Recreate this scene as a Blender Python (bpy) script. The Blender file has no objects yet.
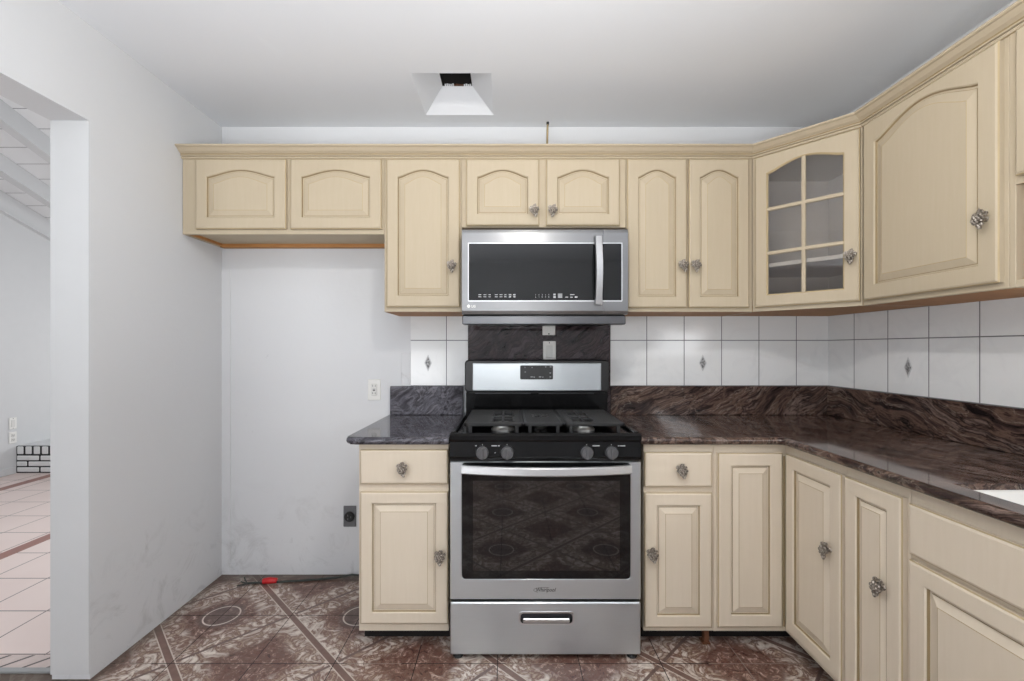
import bpy, math, random
from mathutils import Matrix, Vector
random.seed(7)
PI = math.pi
SC = bpy.context.scene
COL = SC.collection

# ------------------------------------------------------------------ helpers
def lin(h):
    h = h.lstrip('#')
    o = []
    for i in (0, 2, 4):
        c = int(h[i:i+2], 16) / 255
        o.append(c/12.92 if c <= .04045 else ((c+.055)/1.055)**2.4)
    return (*o, 1)

class G:
    """small node-graph helper"""
    def __init__(s, name):
        s.m = bpy.data.materials.new(name); s.m.use_nodes = True
        s.t = s.m.node_tree; s.n = s.t.nodes; s.l = s.t.links
        s.n.clear()
        s.out = s.n.new('ShaderNodeOutputMaterial')
        s.b = s.n.new('ShaderNodeBsdfPrincipled')
        s.l.new(s.b.outputs[0], s.out.inputs[0])
        s._co = None
    def set(s, sock, v):
        if isinstance(v, bpy.types.NodeSocket): s.l.new(v, sock)
        elif v is not None: sock.default_value = v
    def co(s, kind='Object', scale=None, rot=None, loc=None):
        if s._co is None: s._co = s.n.new('ShaderNodeTexCoord')
        c = s._co.outputs[kind]
        if scale or rot or loc:
            mp = s.n.new('ShaderNodeMapping'); s.l.new(c, mp.inputs[0])
            if scale: mp.inputs['Scale'].default_value = scale
            if rot: mp.inputs['Rotation'].default_value = rot
            if loc: mp.inputs['Location'].default_value = loc
            c = mp.outputs[0]
        return c
    def noise(s, scale=5, detail=4, rough=.5, vec=None, dist=0):
        x = s.n.new('ShaderNodeTexNoise'); s.set(x.inputs['Vector'], vec if vec is not None else s.co())
        x.inputs['Scale'].default_value = scale; x.inputs['Detail'].default_value = detail
        x.inputs['Roughness'].default_value = rough; x.inputs['Distortion'].default_value = dist
        return x.outputs['Fac']
    def wave(s, scale=5, dist=5, detail=3, dscale=1, vec=None, axis='X', drough=.6):
        x = s.n.new('ShaderNodeTexWave'); s.set(x.inputs['Vector'], vec if vec is not None else s.co())
        x.bands_direction = axis
        x.inputs['Scale'].default_value = scale; x.inputs['Distortion'].default_value = dist
        x.inputs['Detail'].default_value = detail; x.inputs['Detail Scale'].default_value = dscale
        x.inputs['Detail Roughness'].default_value = drough
        return x.outputs['Fac']
    def voro(s, scale=5, vec=None, feat='F1'):
        x = s.n.new('ShaderNodeTexVoronoi'); s.set(x.inputs['Vector'], vec if vec is not None else s.co())
        x.feature = feat; x.inputs['Scale'].default_value = scale
        return x.outputs['Distance']
    def ramp(s, f, stops):
        x = s.n.new('ShaderNodeValToRGB'); s.set(x.inputs[0], f)
        e = x.color_ramp.elements
        while len(e) < len(stops): e.new(.5)
        for k, (p, c) in enumerate(stops):
            e[k].position = p; e[k].color = lin(c) if isinstance(c, str) else (c, c, c, 1)
        return x.outputs[0]
    def mix(s, f, a, b, mode='MIX'):
        x = s.n.new('ShaderNodeMix'); x.data_type = 'RGBA'; x.blend_type = mode
        s.set(x.inputs[0], f)
        for k, v in ((6, a), (7, b)):
            s.set(x.inputs[k], lin(v) if isinstance(v, str) else v)
        return x.outputs[2]
    def mth(s, op, a, b=None, c=None, clamp=False):
        x = s.n.new('ShaderNodeMath'); x.operation = op; x.use_clamp = clamp
        for k, v in enumerate((a, b, c)):
            if v is not None: s.set(x.inputs[k], v)
        return x.outputs[0]
    def xyz(s, vec=None):
        x = s.n.new('ShaderNodeSeparateXYZ'); s.set(x.inputs[0], vec if vec is not None else s.co())
        return x.outputs
    def bump(s, h, strength=.2, dist=.002):
        x = s.n.new('ShaderNodeBump'); s.set(x.inputs['Height'], h)
        x.inputs['Strength'].default_value = strength; x.inputs['Distance'].default_value = dist
        s.l.new(x.outputs[0], s.b.inputs['Normal'])
    def fin(s, color=None, rough=.5, metal=0, spec=None, coat=None, emit=None, es=0):
        b = s.b
        if color is not None: s.set(b.inputs['Base Color'], lin(color) if isinstance(color, str) else color)
        s.set(b.inputs['Roughness'], rough); s.set(b.inputs['Metallic'], metal)
        if spec is not None: s.set(b.inputs['Specular IOR Level'], spec)
        if coat is not None: s.set(b.inputs['Coat Weight'], coat)
        if emit is not None:
            s.set(b.inputs['Emission Color'], lin(emit) if isinstance(emit, str) else emit); b.inputs['Emission Strength'].default_value = es
        return s.m

def plain(name, c, rough=.5, metal=0, var=.06, spec=None, scale=12):
    g = G(name)
    f = g.noise(scale, 3)
    base = lin(c)
    lo = tuple(max(0, v*(1-var)) for v in base[:3]) + (1,)
    hi = tuple(min(1, v*(1+var)) for v in base[:3]) + (1,)
    return g.fin(g.mix(f, lo, hi), rough, metal, spec)

M = {}
def wood_paint(name, a, b, c):
    g = G(name)
    gr = g.noise(6, 6, .6, g.co(scale=(14, 14, 1.2)))
    bl = g.noise(2.2, 3)
    col = g.mix(g.ramp(gr, [(.3, 0.), (.7, 1.)]), a, b)
    col = g.mix(g.mth('MULTIPLY', g.ramp(bl, [(.45, 0.), (.75, 1.)]), .35), col, c)
    g.bump(gr, .12, .001)
    return g.fin(col, .55, spec=.3)
M['cream'] = wood_paint('cream_glazed_dimmed', '#b9ab93', '#bcae97', '#b3a38a')  # upper copy of the one cream paint, darkened to offset the lamp light
M['base'] = wood_paint('cream_paint_lit', '#d9ccb8', '#dccfbc', '#d3c6b0')  # same cream paint as the uppers, its brighter light put into the colour
M['glaze'] = plain('antique_glaze', '#94815f', .6, var=.15)
M['glaze2'] = plain('antique_glaze_soft', '#b39f7b', .6, var=.1)
g = G('raw_plywood')
w = g.noise(5, 5, .6, g.co(scale=(2, 14, 14)))
M['raw'] = g.fin(g.mix(w, '#955f2c', '#c48f55'), .6)
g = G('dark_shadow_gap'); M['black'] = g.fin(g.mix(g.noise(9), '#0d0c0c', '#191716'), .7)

def plaster(name, a, b, stain, bs=.25):
    g = G(name)
    n1 = g.noise(1.6, 5, .6); n2 = g.noise(30, 4, .6)
    col = g.mix(n1, a, b)
    z = g.xyz(g.co())[2]
    low = g.mth('SUBTRACT', 1, g.mth('MULTIPLY', z, 1.8), clamp=True)
    sp = g.ramp(g.noise(5, 8, .72, dist=1.2), [(.53, 0.), (.72, 1.)])
    col = g.mix(g.mth('MULTIPLY', g.mth('MULTIPLY', low, sp), .75), col, stain)
    sc = g.ramp(g.noise(9, 9, .75, g.co(scale=(1, 1, .35)), dist=.8), [(.66, 0.), (.72, 1.)])
    col = g.mix(g.mth('MULTIPLY', sc, .3), col, stain)
    g.bump(g.mth('ADD', g.mth('MULTIPLY', n2, .4), g.noise(4, 5, .6)), bs, .006)
    return g.fin(col, .75, spec=.25)
M['wall'] = plaster('white_wall_plaster', '#d6d7d9', '#dcdddf', '#a9a8a8')
M['wallg'] = plaster('side_wall_plaster', '#d0d1d3', '#d5d6d8', '#a3a3a3')
g = G('ceiling_paint')
g.bump(g.noise(25, 5, .6), .12, .004)
pt = g.ramp(g.noise(3.1, 6, .6, dist=.6), [(.64, 0.), (.70, 1.)])
M['ceil'] = g.fin(g.mix(g.mth('MULTIPLY', pt, .35), '#e9ebef', '#eff1f4'), .8, spec=.2)
M['white'] = plain('white_trim_paint', '#c9cacb', .6, var=.02)
M['living_wall'] = plain('living_room_grey_paint', '#cbcccd', .7, var=.02)
g = G('white_plank_ceiling')
x, y, z = g.xyz(g.co())
fr = g.mth('FRACT', g.mth('MULTIPLY', y, 1/.19))
ln = g.mth('LESS_THAN', fr, .035)
M['plank'] = g.fin(g.mix(ln, '#e6e7e8', '#8b8c8e'), .6)

# kitchen floor: printed marble-look tile
g = G('printed_marble_floor_tile')
P = .3225
x, y, z = g.xyz(g.co())
u = g.mth('DIVIDE', g.mth('ADD', x, .686), P)
v = g.mth('DIVIDE', g.mth('ADD', y, .705), P)
def near_int(t):           # distance to nearest integer
    return g.mth('ABSOLUTE', g.mth('SUBTRACT', t, g.mth('ROUND', t)))
du, dv = near_int(u), near_int(v)
s1 = g.mth('MULTIPLY', g.mth('ADD', u, v), .5)
s2 = g.mth('MULTIPLY', g.mth('SUBTRACT', u, v), .5)
e1, e2 = near_int(s1), near_int(s2)          # 0 on the diagonals through the crossing nodes
# centre of the diamonds: odd nodes, e1 = e2 = .5
r1 = g.mth('SUBTRACT', .5, e1); r2 = g.mth('SUBTRACT', .5, e2)
rad = g.mth('MULTIPLY', g.mth('SQRT', g.mth('ADD', g.mth('MULTIPLY', r1, r1), g.mth('MULTIPLY', r2, r2))), P*math.sqrt(2))
wob = g.noise(7, 4, .6)
swv = g.noise(10, 5, .62, g.co(scale=(1, 1, 1)), dist=3.0)
swirl = g.ramp(swv, [(.36, '#dbd1c7'), (.46, '#b5a79c'), (.53, '#714f44'), (.58, '#95806f'), (.72, '#d2c6ba')])
mott = g.ramp(g.noise(30, 6, .8, dist=1.0), [(.38, '#3d2a24'), (.46, '#755045'), (.52, '#605049'), (.57, '#8f6d60'), (.66, '#c8b9ae')])
dm = g.mth('ADD', g.mth('MAXIMUM', r1, r2), g.mth('MULTIPLY', g.mth('SUBTRACT', wob, .5), .22))
inner = g.ramp(dm, [(.25, 1.), (.33, 0.)])
col = g.mix(inner, swirl, mott)
big = g.ramp(g.noise(2.1, 3), [(.4, 0.), (.65, 1.)])
col = g.mix(g.mth('MULTIPLY', big, .22), col, g.mix(1, col, '#6d4c44', 'MIX'))
# rings on every second row of nodes
rowA = g.mth('GREATER_THAN', near_int(g.mth('MULTIPLY', g.mth('ROUND', v), .5)), .25)
disc = g.mth('MULTIPLY', rowA, g.ramp(rad, [(.085, 1.), (.105, 0.)]))
col = g.mix(g.mth('MULTIPLY', disc, .6), col, g.mix(g.noise(30, 4, .7), '#3c3433', '#7b6c67'))
ring = g.mth('MULTIPLY', rowA, g.mth('LESS_THAN', g.mth('ABSOLUTE', g.mth('SUBTRACT', rad, .075)), .0032))
col = g.mix(ring, col, '#cfc5bb')
# broad band (with pale borders) along one diagonal, thin dark one along the other
D = P*math.sqrt(2)
d1 = g.mth('MULTIPLY', e1, D); d2 = g.mth('MULTIPLY', e2, D)
band = g.mth('LESS_THAN', d1, .0135)
edge = g.mth('LESS_THAN', g.mth('ABSOLUTE', g.mth('SUBTRACT', d1, .0145)), .0022)
thin = g.mth('LESS_THAN', d2, .0065)
col = g.mix(thin, col, g.mix(g.noise(40, 3), '#5a4641', '#7b6660'))
col = g.mix(band, col, g.mix(g.noise(40, 3), '#644a43', '#84695f'))
col = g.mix(edge, col, '#c4b8ad')
gl = g.mth('MINIMUM', du, dv)
grout = g.mth('LESS_THAN', gl, .0052)
gc = g.mix(g.mth('GREATER_THAN', g.noise(1.3, 2), .52), '#2f2827', '#8d8078')
col = g.mix(grout, col, gc)
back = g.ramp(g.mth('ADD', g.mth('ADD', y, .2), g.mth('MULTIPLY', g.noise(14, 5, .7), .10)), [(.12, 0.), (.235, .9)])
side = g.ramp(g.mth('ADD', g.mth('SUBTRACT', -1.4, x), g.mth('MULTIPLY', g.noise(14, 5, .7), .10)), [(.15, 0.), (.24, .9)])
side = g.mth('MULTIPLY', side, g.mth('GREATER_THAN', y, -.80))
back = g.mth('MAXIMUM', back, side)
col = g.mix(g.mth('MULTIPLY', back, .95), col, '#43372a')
g.bump(g.mth('SUBTRACT', 1, grout), .5, .002)
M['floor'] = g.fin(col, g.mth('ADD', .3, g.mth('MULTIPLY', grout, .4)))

g = G('pink_living_floor_tile')
x, y, z = g.xyz(g.co())
t = .305
a = near_int(g.mth('DIVIDE', g.mth('ADD', x, .05), t)); b = near_int(g.mth('DIVIDE', g.mth('ADD', y, .04), t))
gl = g.mth('LESS_THAN', g.mth('MINIMUM', a, b), .011)
col = g.mix(g.noise(3, 4), '#d9c6c0', '#e4d4ce')
col = g.mix(gl, col, '#6f625f')
def strip(c, hw): return g.mth('LESS_THAN', g.mth('ABSOLUTE', g.mth('SUBTRACT', x, c)), hw)
rust = g.mth('MAXIMUM', strip(-3.03, .045), strip(-4.47, .05))
col = g.mix(rust, col, g.mix(g.noise(20, 3), '#84564c', '#996a5f'))
M['pink'] = g.fin(col, .35)

g = G('brick_edge_tile')
x, y, z = g.xyz(g.co())
k = g.mth('FRACT', g.mth('DIVIDE', g.mth('ADD', x, g.mth('MULTIPLY', y, -.9)), .095))
gl = g.mth('LESS_THAN', k, .16)
M['brick_edge'] = g.fin(g.mix(gl, g.mix(g.noise(25, 4), '#b5a49f', '#cdbfba'), '#57504e'), .6)
M['grey_strip'] = plain('grey_threshold_metal', '#8f9090', .4, var=.08)

def granite(name, stops, rot, s=1.0, asp=9, vein='#a59689'):
    g = G(name)
    vec = g.co(rot=rot)
    def warped(vin, sc_, amt, det):
        nz = g.n.new('ShaderNodeTexNoise'); nz.inputs['Scale'].default_value = sc_; nz.inputs['Detail'].default_value = det
        g.l.new(vin, nz.inputs['Vector'])
        cs = g.n.new('ShaderNodeVectorMath'); cs.operation = 'SUBTRACT'; cs.inputs[1].default_value = (.5, .5, .5); g.l.new(nz.outputs['Color'], cs.inputs[0])
        k = g.n.new('ShaderNodeVectorMath'); k.operation = 'SCALE'; k.inputs['Scale'].default_value = amt; g.l.new(cs.outputs[0], k.inputs[0])
        a = g.n.new('ShaderNodeVectorMath'); a.operation = 'ADD'; g.l.new(vin, a.inputs[0]); g.l.new(k.outputs[0], a.inputs[1])
        return a.outputs[0]
    wv = warped(warped(vec, 2.6, .26, 2), 9, .035, 2)
    mp = g.n.new('ShaderNodeMapping'); g.l.new(wv, mp.inputs[0]); mp.inputs['Scale'].default_value = (2.0*s, 2.0*s*asp, 2.0*s*asp)
    f = g.noise(1.6, 7, .66, mp.outputs[0])
    col = g.ramp(f, stops)
    vv = g.noise(1.3, 5, .6, mp.outputs[0])
    a = g.mth('ABSOLUTE', g.mth('SUBTRACT', vv, .47))
    col = g.mix(g.mth('MULTIPLY', g.ramp(a, [(0., 1.), (.014, 0.)]), .38), col, vein)
    a2 = g.mth('ABSOLUTE', g.mth('SUBTRACT', vv, .56))
    col = g.mix(g.mth('MULTIPLY', g.ramp(a2, [(0., 1.), (.03, 0.)]), .7), col, '#151213')
    col = g.mix(g.ramp(g.noise(140, 3, .7), [(.5, 0.), (.8, .45)]), col, '#1c1716')
    return g.fin(col, .07, spec=.42)
BR = [(.32, '#171314'), (.42, '#3d2f2c'), (.49, '#685349'), (.54, '#2c201e'), (.6, '#7a675f'), (.68, '#413029'), (.78, '#1c1514')]
GY = [(.32, '#17161a'), (.42, '#3e3c43'), (.49, '#65636b'), (.54, '#343238'), (.6, '#76747c'), (.68, '#47454c'), (.78, '#232126')]
M['gr_top'] = granite('granite_brown_top', BR, (0, 0, 1.2), .55, 6)
M['gr_back'] = granite('granite_brown_splash', BR, (0, .6, 0), .62, 8)
M['gr_side'] = granite('granite_brown_side_splash', BR, (-.25, 0, PI/2), .5, 8)
M['gr_left'] = granite('granite_grey_top', GY, (0, .55, .3), .65, 9, '#8d8b93')
M['gr_range'] = granite('granite_dark_panel', [(.32, '#0d0b0c'), (.42, '#292224'), (.49, '#45393b'), (.54, '#211b1d'), (.6, '#51464a'), (.68, '#332a2c'), (.78, '#141112')], (0, .6, 0), .7, 9, '#6a5d5c')

def wall_tile(name, ax, off):
    g = G(name)
    gp = g.n.new('ShaderNodeNewGeometry'); c = g.xyz(gp.outputs['Position']); h = c[ax]; z = c[2]
    p = .2047
    a = g.mth('MULTIPLY', near_i(g, g.mth('DIVIDE', g.mth('SUBTRACT', h, off), p)), p)
    b = g.mth('MULTIPLY', near_i(g, g.mth('DIVIDE', g.mth('SUBTRACT', z, 1.287), .2485)), .2485)
    gr = g.mth('LESS_THAN', g.mth('MINIMUM', a, b), .0022)
    vein = g.ramp(g.noise(6, 6, .6, dist=1.5), [(.5, 0.), (.75, 1.)])
    col = g.mix(g.mth('MULTIPLY', vein, .3), '#ebecec', '#cfd1d3')
    col = g.mix(gr, col, '#77777a')
    g.bump(g.mth('SUBTRACT', 1, gr), .4, .002)
    return g.fin(col, g.mth('ADD', .14, g.mth('MULTIPLY', gr, .5)))
def near_i(g, t): return g.mth('ABSOLUTE', g.mth('SUBTRACT', t, g.mth('ROUND', t)))
M['tile_back'] = wall_tile('glazed_wall_tile', 0, .7597)
M['tile_side'] = wall_tile('glazed_side_tile', 1, -.193)
g = G('diamond_inset'); M['diamond'] = g.fin(g.mix(g.ramp(g.noise(90, 3, .7), [(.4, 0.), (.6, 1.)]), '#4c4c4e', '#b0b0b0'), .3)
M['diamond_rim'] = plain('diamond_rim', '#c9cacb', .3, var=.03)

def brushed(name, c, rough, ax=(1, 60, 60), aniso=.8):
    g = G(name)
    n = g.noise(18, 3, .6, g.co(scale=ax))
    tg = g.n.new('ShaderNodeTangent'); tg.direction_type = 'RADIAL'; tg.axis = 'Z'
    g.l.new(tg.outputs[0], g.b.inputs['Tangent'])
    g.b.inputs['Anisotropic'].default_value = aniso; g.b.inputs['Anisotropic Rotation'].default_value = .25
    return g.fin(g.mix(n, tuple(v*.88 for v in lin(c)[:3])+(1,), lin(c)), g.mth('ADD', rough, g.mth('MULTIPLY', n, .08)), 1)
M['steel'] = brushed('brushed_stainless', '#d3d9dc', .30)
M['steel_dark'] = brushed('grey_stainless', '#6f7073', .33)
M['steel_mw'] = brushed('microwave_stainless', '#8f8f90', .26, aniso=.6)
M['steel_bar'] = brushed('handle_steel', '#d4d5d6', .38, aniso=.3)
M['steel_bar2'] = brushed('microwave_handle_steel', '#b9babc', .34, aniso=.3)
M['chrome'] = brushed('bright_steel_trim', '#dcdddf', .3, aniso=0)
M['enamel'] = plain('black_enamel', '#0e0e0f', .14, var=.1, spec=.3)
M['enamel2'] = plain('black_satin', '#1d1d1e', .35, var=.1)
M['glassblk'] = plain('smoked_black_glass', '#101112', .05, var=.05, spec=.5)
M['glassin'] = plain('oven_window_glass', '#0d0d0e', .03, var=.06, spec=1.0)
M['iron'] = plain('cast_iron', '#1f1f20', .6, var=.35, scale=60)
M['alu'] = plain('aluminium_burner', '#b9b9b6', .35, .8, var=.1)
M['knobgrey'] = plain('knob_graphite', '#59595b', .4, var=.1)
M['mark'] = plain('printed_marking', '#b9bbbd', .5, var=.02)
M['markdim'] = plain('printed_marking_dim', '#8f9193', .5, var=.02)
M['logo'] = plain('dark_logo_ink', '#3b3c3e', .4, var=.02)
g = G('pewter'); M['pewter'] = g.fin(g.mix(g.ramp(g.noise(180, 3, .7), [(.4, 0.), (.65, 1.)]), '#6d645a', '#c9c1b7'), .48, .7)
M['plastic'] = plain('white_plastic', '#e3e2de', .35, var=.02)
M['ivory'] = plain('outlet_face_plastic', '#d5d4d0', .35, var=.02)
M['slot'] = plain('dark_slot', '#222222', .6)
M['darkplate'] = plain('dark_metal_plate', '#6c6d70', .45, .3, var=.12, scale=60)
M['rubber'] = plain('black_rubber', '#191a1a', .6)
M['cable'] = plain('dark_green_cable', '#2e3430', .55)
M['red'] = plain('red_tape', '#c01f22', .4, var=.08)
M['porcelain'] = plain('white_porcelain', '#efefec', .15, var=.01)
M['brickw'] = plain('white_painted_brick', '#dfe0e0', .6, var=.04)
M['mortar'] = plain('black_mortar', '#2a2a2b', .8)
M['rod'] = plain('tan_cable_sheath', '#a3906a', .5)
M['rust'] = plain('brown_leg_wood', '#6b4631', .6, var=.2)
M['bronze'] = plain('bronze_fixture', '#2c2622', .35, .7)
g = G('lit_bulb'); M['bulb'] = g.fin('#ffffff', .3, emit='#fffaf2', es=700)
g = G('duct_dark'); M['duct'] = g.fin(g.mix(g.noise(20, 5), '#0b0a0a', '#2a2320'), .8)
# clear pane: mostly see-through with a mirror-like film
g = G('clear_cabinet_glass')
tr = g.n.new('ShaderNodeBsdfTransparent'); tr.inputs[0].default_value = (.90, .90, .91, 1)
gs = g.n.new('ShaderNodeBsdfGlossy'); gs.inputs['Roughness'].default_value = .02
mx = g.n.new('ShaderNodeMixShader'); fr = g.n.new('ShaderNodeFresnel'); fr.inputs[0].default_value = 1.7
g.l.new(fr.outputs[0], mx.inputs[0]); g.l.new(tr.outputs[0], mx.inputs[1]); g.l.new(gs.outputs[0], mx.inputs[2])
g.l.new(mx.outputs[0], g.out.inputs[0]); M['pane'] = g.m

# ------------------------------------------------------------------ mesh builder
class MB:
    def __init__(s, T=None):
        s.v = []; s.f = []; s.mi = []; s.mats = []; s.sm = []; s.T = T or Matrix()
    def _m(s, m):
        if m not in s.mats: s.mats.append(m)
        return s.mats.index(m)
    def add(s, vs, fs, m, smooth=False):
        o = len(s.v); k = s._m(m)
        s.v += [s.T @ Vector(p) for p in vs]
        for f in fs:
            s.f.append([o+i for i in f]); s.mi.append(k); s.sm.append(smooth)
    def box(s, x0, x1, y0, y1, z0, z1, m, c=0):
        if x0 > x1: x0, x1 = x1, x0
        if y0 > y1: y0, y1 = y1, y0
        if z0 > z1: z0, z1 = z1, z0
        if c <= 0:
            vs = [(x, y, z) for x in (x0, x1) for y in (y0, y1) for z in (z0, z1)]
            s.add(vs, [(0,1,3,2), (4,6,7,5), (0,4,5,1), (2,3,7,6), (0,2,6,4), (1,5,7,3)], m); return
        # chamfered box
        c = min(c, (x1-x0)*.45, (y1-y0)*.45, (z1-z0)*.45)
        vs = []; idx = {}
        X = (x0, x1); Y = (y0, y1); Z = (z0, z1)
        for i in (0, 1):
            for j in (0, 1):
                for k in (0, 1):
                    sx, sy, sz = (c if i == 0 else -c), (c if j == 0 else -c), (c if k == 0 else -c)
                    for a, p in enumerate(((X[i], Y[j]+sy, Z[k]+sz), (X[i]+sx, Y[j], Z[k]+sz), (X[i]+sx, Y[j]+sy, Z[k]))):
                        idx[i, j, k, a] = len(vs); vs.append(p)
        fs = []
        for i in (0, 1):
            q = [idx[i, 0, 0, 0], idx[i, 0, 1, 0], idx[i, 1, 1, 0], idx[i, 1, 0, 0]]; fs.append(q if i == 0 else q[::-1])
        for j in (0, 1):
            q = [idx[0, j, 0, 1], idx[1, j, 0, 1], idx[1, j, 1, 1], idx[0, j, 1, 1]]; fs.append(q if j == 0 else q[::-1])
        for k in (0, 1):
            q = [idx[0, 0, k, 2], idx[0, 1, k, 2], idx[1, 1, k, 2], idx[1, 0, k, 2]]; fs.append(q if k == 0 else q[::-1])
        def quad(a, b, cc, d, flip): fs.append([a, b, cc, d][::-1] if flip else [a, b, cc, d])
        for i in (0, 1):
            for j in (0, 1): quad(idx[i,j,0,0], idx[i,j,0,1], idx[i,j,1,1], idx[i,j,1,0], (i+j) % 2)
            for k in (0, 1): quad(idx[i,0,k,0], idx[i,1,k,0], idx[i,1,k,2], idx[i,0,k,2], (i+k) % 2)
        for j in (0, 1):
            for k in (0, 1): quad(idx[0,j,k,1], idx[0,j,k,2], idx[1,j,k,2], idx[1,j,k,1], (j+k) % 2)
        for i in (0, 1):
            for j in (0, 1):
                for k in (0, 1):
                    t = [idx[i,j,k,0], idx[i,j,k,1], idx[i,j,k,2]]; fs.append(t if (i+j+k) % 2 else t[::-1])
        s.add(vs, fs, m)
    def prism(s, poly, z0, z1, m):
        n = len(poly)
        vs = [(x, y, z0) for x, y in poly] + [(x, y, z1) for x, y in poly]
        fs = [tuple(range(n))[::-1], tuple(range(n, 2*n))] + [(i, (i+1) % n, n+(i+1) % n, n+i) for i in range(n)]
        s.add(vs, fs, m)
    def xprism(s, prof, x0, x1, m, smooth=False):       # (y, z) profile extruded along x
        n = len(prof)
        vs = [(x0, y, z) for y, z in prof] + [(x1, y, z) for y, z in prof]
        fs = [tuple(range(n)), tuple(range(n, 2*n))[::-1]]
        s.add(vs, fs, m)
        s.add(vs, [(i, n+i, n+(i+1) % n, (i+1) % n) for i in range(n)], m, smooth)
    def yprism(s, prof, y0, y1, m):                     # (x, z) profile extruded along y
        n = len(prof)
        vs = [(x, y0, z) for x, z in prof] + [(x, y1, z) for x, z in prof]
        s.add(vs, [tuple(range(n)), tuple(range(n, 2*n))[::-1]] + [(i, n+i, n+(i+1) % n, (i+1) % n) for i in range(n)], m)
    def loops(s, L, m, cap0=True, cap1=True, mats=None, smooth=False):
        n = len(L[0])
        for k in range(len(L)-1):
            mm = mats[k] if mats else m
            s.add(list(L[k])+list(L[k+1]), [(i, (i+1) % n, n+(i+1) % n, n+i) for i in range(n)], mm, smooth)
        if cap0: s.add(L[0], [tuple(range(n))[::-1]], mats[0] if mats else m)
        if cap1: s.add(L[-1], [tuple(range(n))], (mats[-1] if mats else m))
    def tube(s, pts, r, m, n=10, closed=False):
        pts = [Vector(p) for p in pts]; rings = []
        for i, p in enumerate(pts):
            a = pts[max(i-1, 0)]; b = pts[min(i+1, len(pts)-1)]
            t = (b-a).normalized()
            up = Vector((0, 0, 1)) if abs(t.z) < .9 else Vector((0, 1, 0))
            e = t.cross(up).normalized(); q = e.cross(t)
            rr = r[i] if isinstance(r, (list, tuple)) else r
            ca = 1.0
            if 0 < i < len(pts)-1:
                c2 = (pts[i]-a).normalized().dot((b-pts[i]).normalized()); ca = 1/max(.6, math.sqrt((1+c2)/2))
            rings.append([p+(e*math.cos(2*PI*k/n)*ca+q*math.sin(2*PI*k/n))*rr for k in range(n)])
        s.loops(rings, m, smooth=True)
    def lathe(s, prof, c, axis, m, n=24):               # (r, h) profile round an axis through c
        ax = {'x': (Vector((0,1,0)), Vector((0,0,1)), Vector((1,0,0))), 'y': (Vector((0,0,1)), Vector((1,0,0)), Vector((0,1,0))),
              '-y': (Vector((1,0,0)), Vector((0,0,1)), Vector((0,-1,0))), 'z': (Vector((1,0,0)), Vector((0,1,0)), Vector((0,0,1)))}[axis]
        c = Vector(c)
        L = [[c+(ax[0]*math.cos(2*PI*k/n)+ax[1]*math.sin(2*PI*k/n))*r+ax[2]*h for k in range(n)] for r, h in prof]
        s.loops(L, m, smooth=True)
    def ball(s, c, r, m, n=10, sz=(1, 1, 1)):
        L = []
        k = 6
        for i in range(k+1):
            a = -PI/2+PI*i/k; rr = max(math.cos(a), .02)*r
            L.append([(c[0]+rr*math.cos(2*PI*j/n)*sz[0], c[1]+rr*math.sin(2*PI*j/n)*sz[1], c[2]+math.sin(a)*r*sz[2]) for j in range(n)])
        s.loops(L, m, smooth=True)
    def build(s, name, parent=None, **props):
        off = Vector((0, 0, 0))
        p = parent
        while p is not None: off += p.location; p = p.parent
        me = bpy.data.meshes.new(name)
        me.from_pydata([v-off for v in s.v], [], s.f)
        for m in s.mats: me.materials.append(m)
        for i, p in enumerate(me.polygons): p.material_index = s.mi[i]; p.use_smooth = s.sm[i]
        me.update()
        o = bpy.data.objects.new(name, me); COL.objects.link(o)
        if parent: o.parent = parent
        for k, v in props.items(): o[k] = v
        return o

def thing(name, label, cat, loc, group=None):
    o = bpy.data.objects.new(name, None); COL.objects.link(o); o.location = loc
    o.empty_display_size = .05
    o['label'] = label; o['category'] = cat
    if group: o['group'] = group
    return o
def tag(o, label, cat, group=None):
    o['label'] = label; o['category'] = cat
    if group: o['group'] = group
    return o
def struct(mb, name): return mb.build(name, kind='structure')

def text_mb(mb, txt, x, y, z, size, m, shear=0, sx=1, bold=0):
    """flat lettering facing -y, base-left at (x, z)"""
    cu = bpy.data.curves.new('lettering', 'FONT'); cu.body = txt; cu.size = size; cu.shear = shear
    cu.extrude = .0003; cu.offset = bold; cu.resolution_u = 3
    ob = bpy.data.objects.new('lettering', cu); COL.objects.link(ob)
    bpy.context.view_layer.update()
    dg = bpy.context.evaluated_depsgraph_get()
    me = bpy.data.meshes.new_from_object(ob.evaluated_get(dg))
    vs = [(x+v.co.x*sx, y-v.co.z, z+v.co.y) for v in me.vertices]
    mb.add(vs, [tuple(p.vertices) for p in me.polygons], m)
    bpy.data.objects.remove(ob); bpy.data.curves.remove(cu); bpy.data.meshes.remove(me)

# ------------------------------------------------------------------ room shell
ZC = 2.459; XL = -1.571; XR = 1.764; YP = -.79; YB = -4.7
b = MB(); b.prism([(-1.714, YP+.03), (-1.714, .02), (XR+.1, .02), (XR+.1, YB), (-5.0, YB), (-5.0, YP+.03)], -.06, 0, M['floor']); struct(b, 'floor')
b = MB(); b.box(-5.0, -1.66, YP+.13, 5.0, -.06, 0, M['pink']); struct(b, 'floor_living_room')
b = MB(); b.box(-5.0, -1.70, YP+.055, YP+.13, -.05, .003, M['brick_edge']); struct(b, 'trim_1')
b = MB(); b.box(-5.0, -1.70, YP+.03, YP+.055, -.05, .008, M['grey_strip'], .003); struct(b, 'trim_2')
b = MB(); b.box(-1.714, XR+.12, 0, .12, 0, 3.6, M['wall'])
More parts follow.
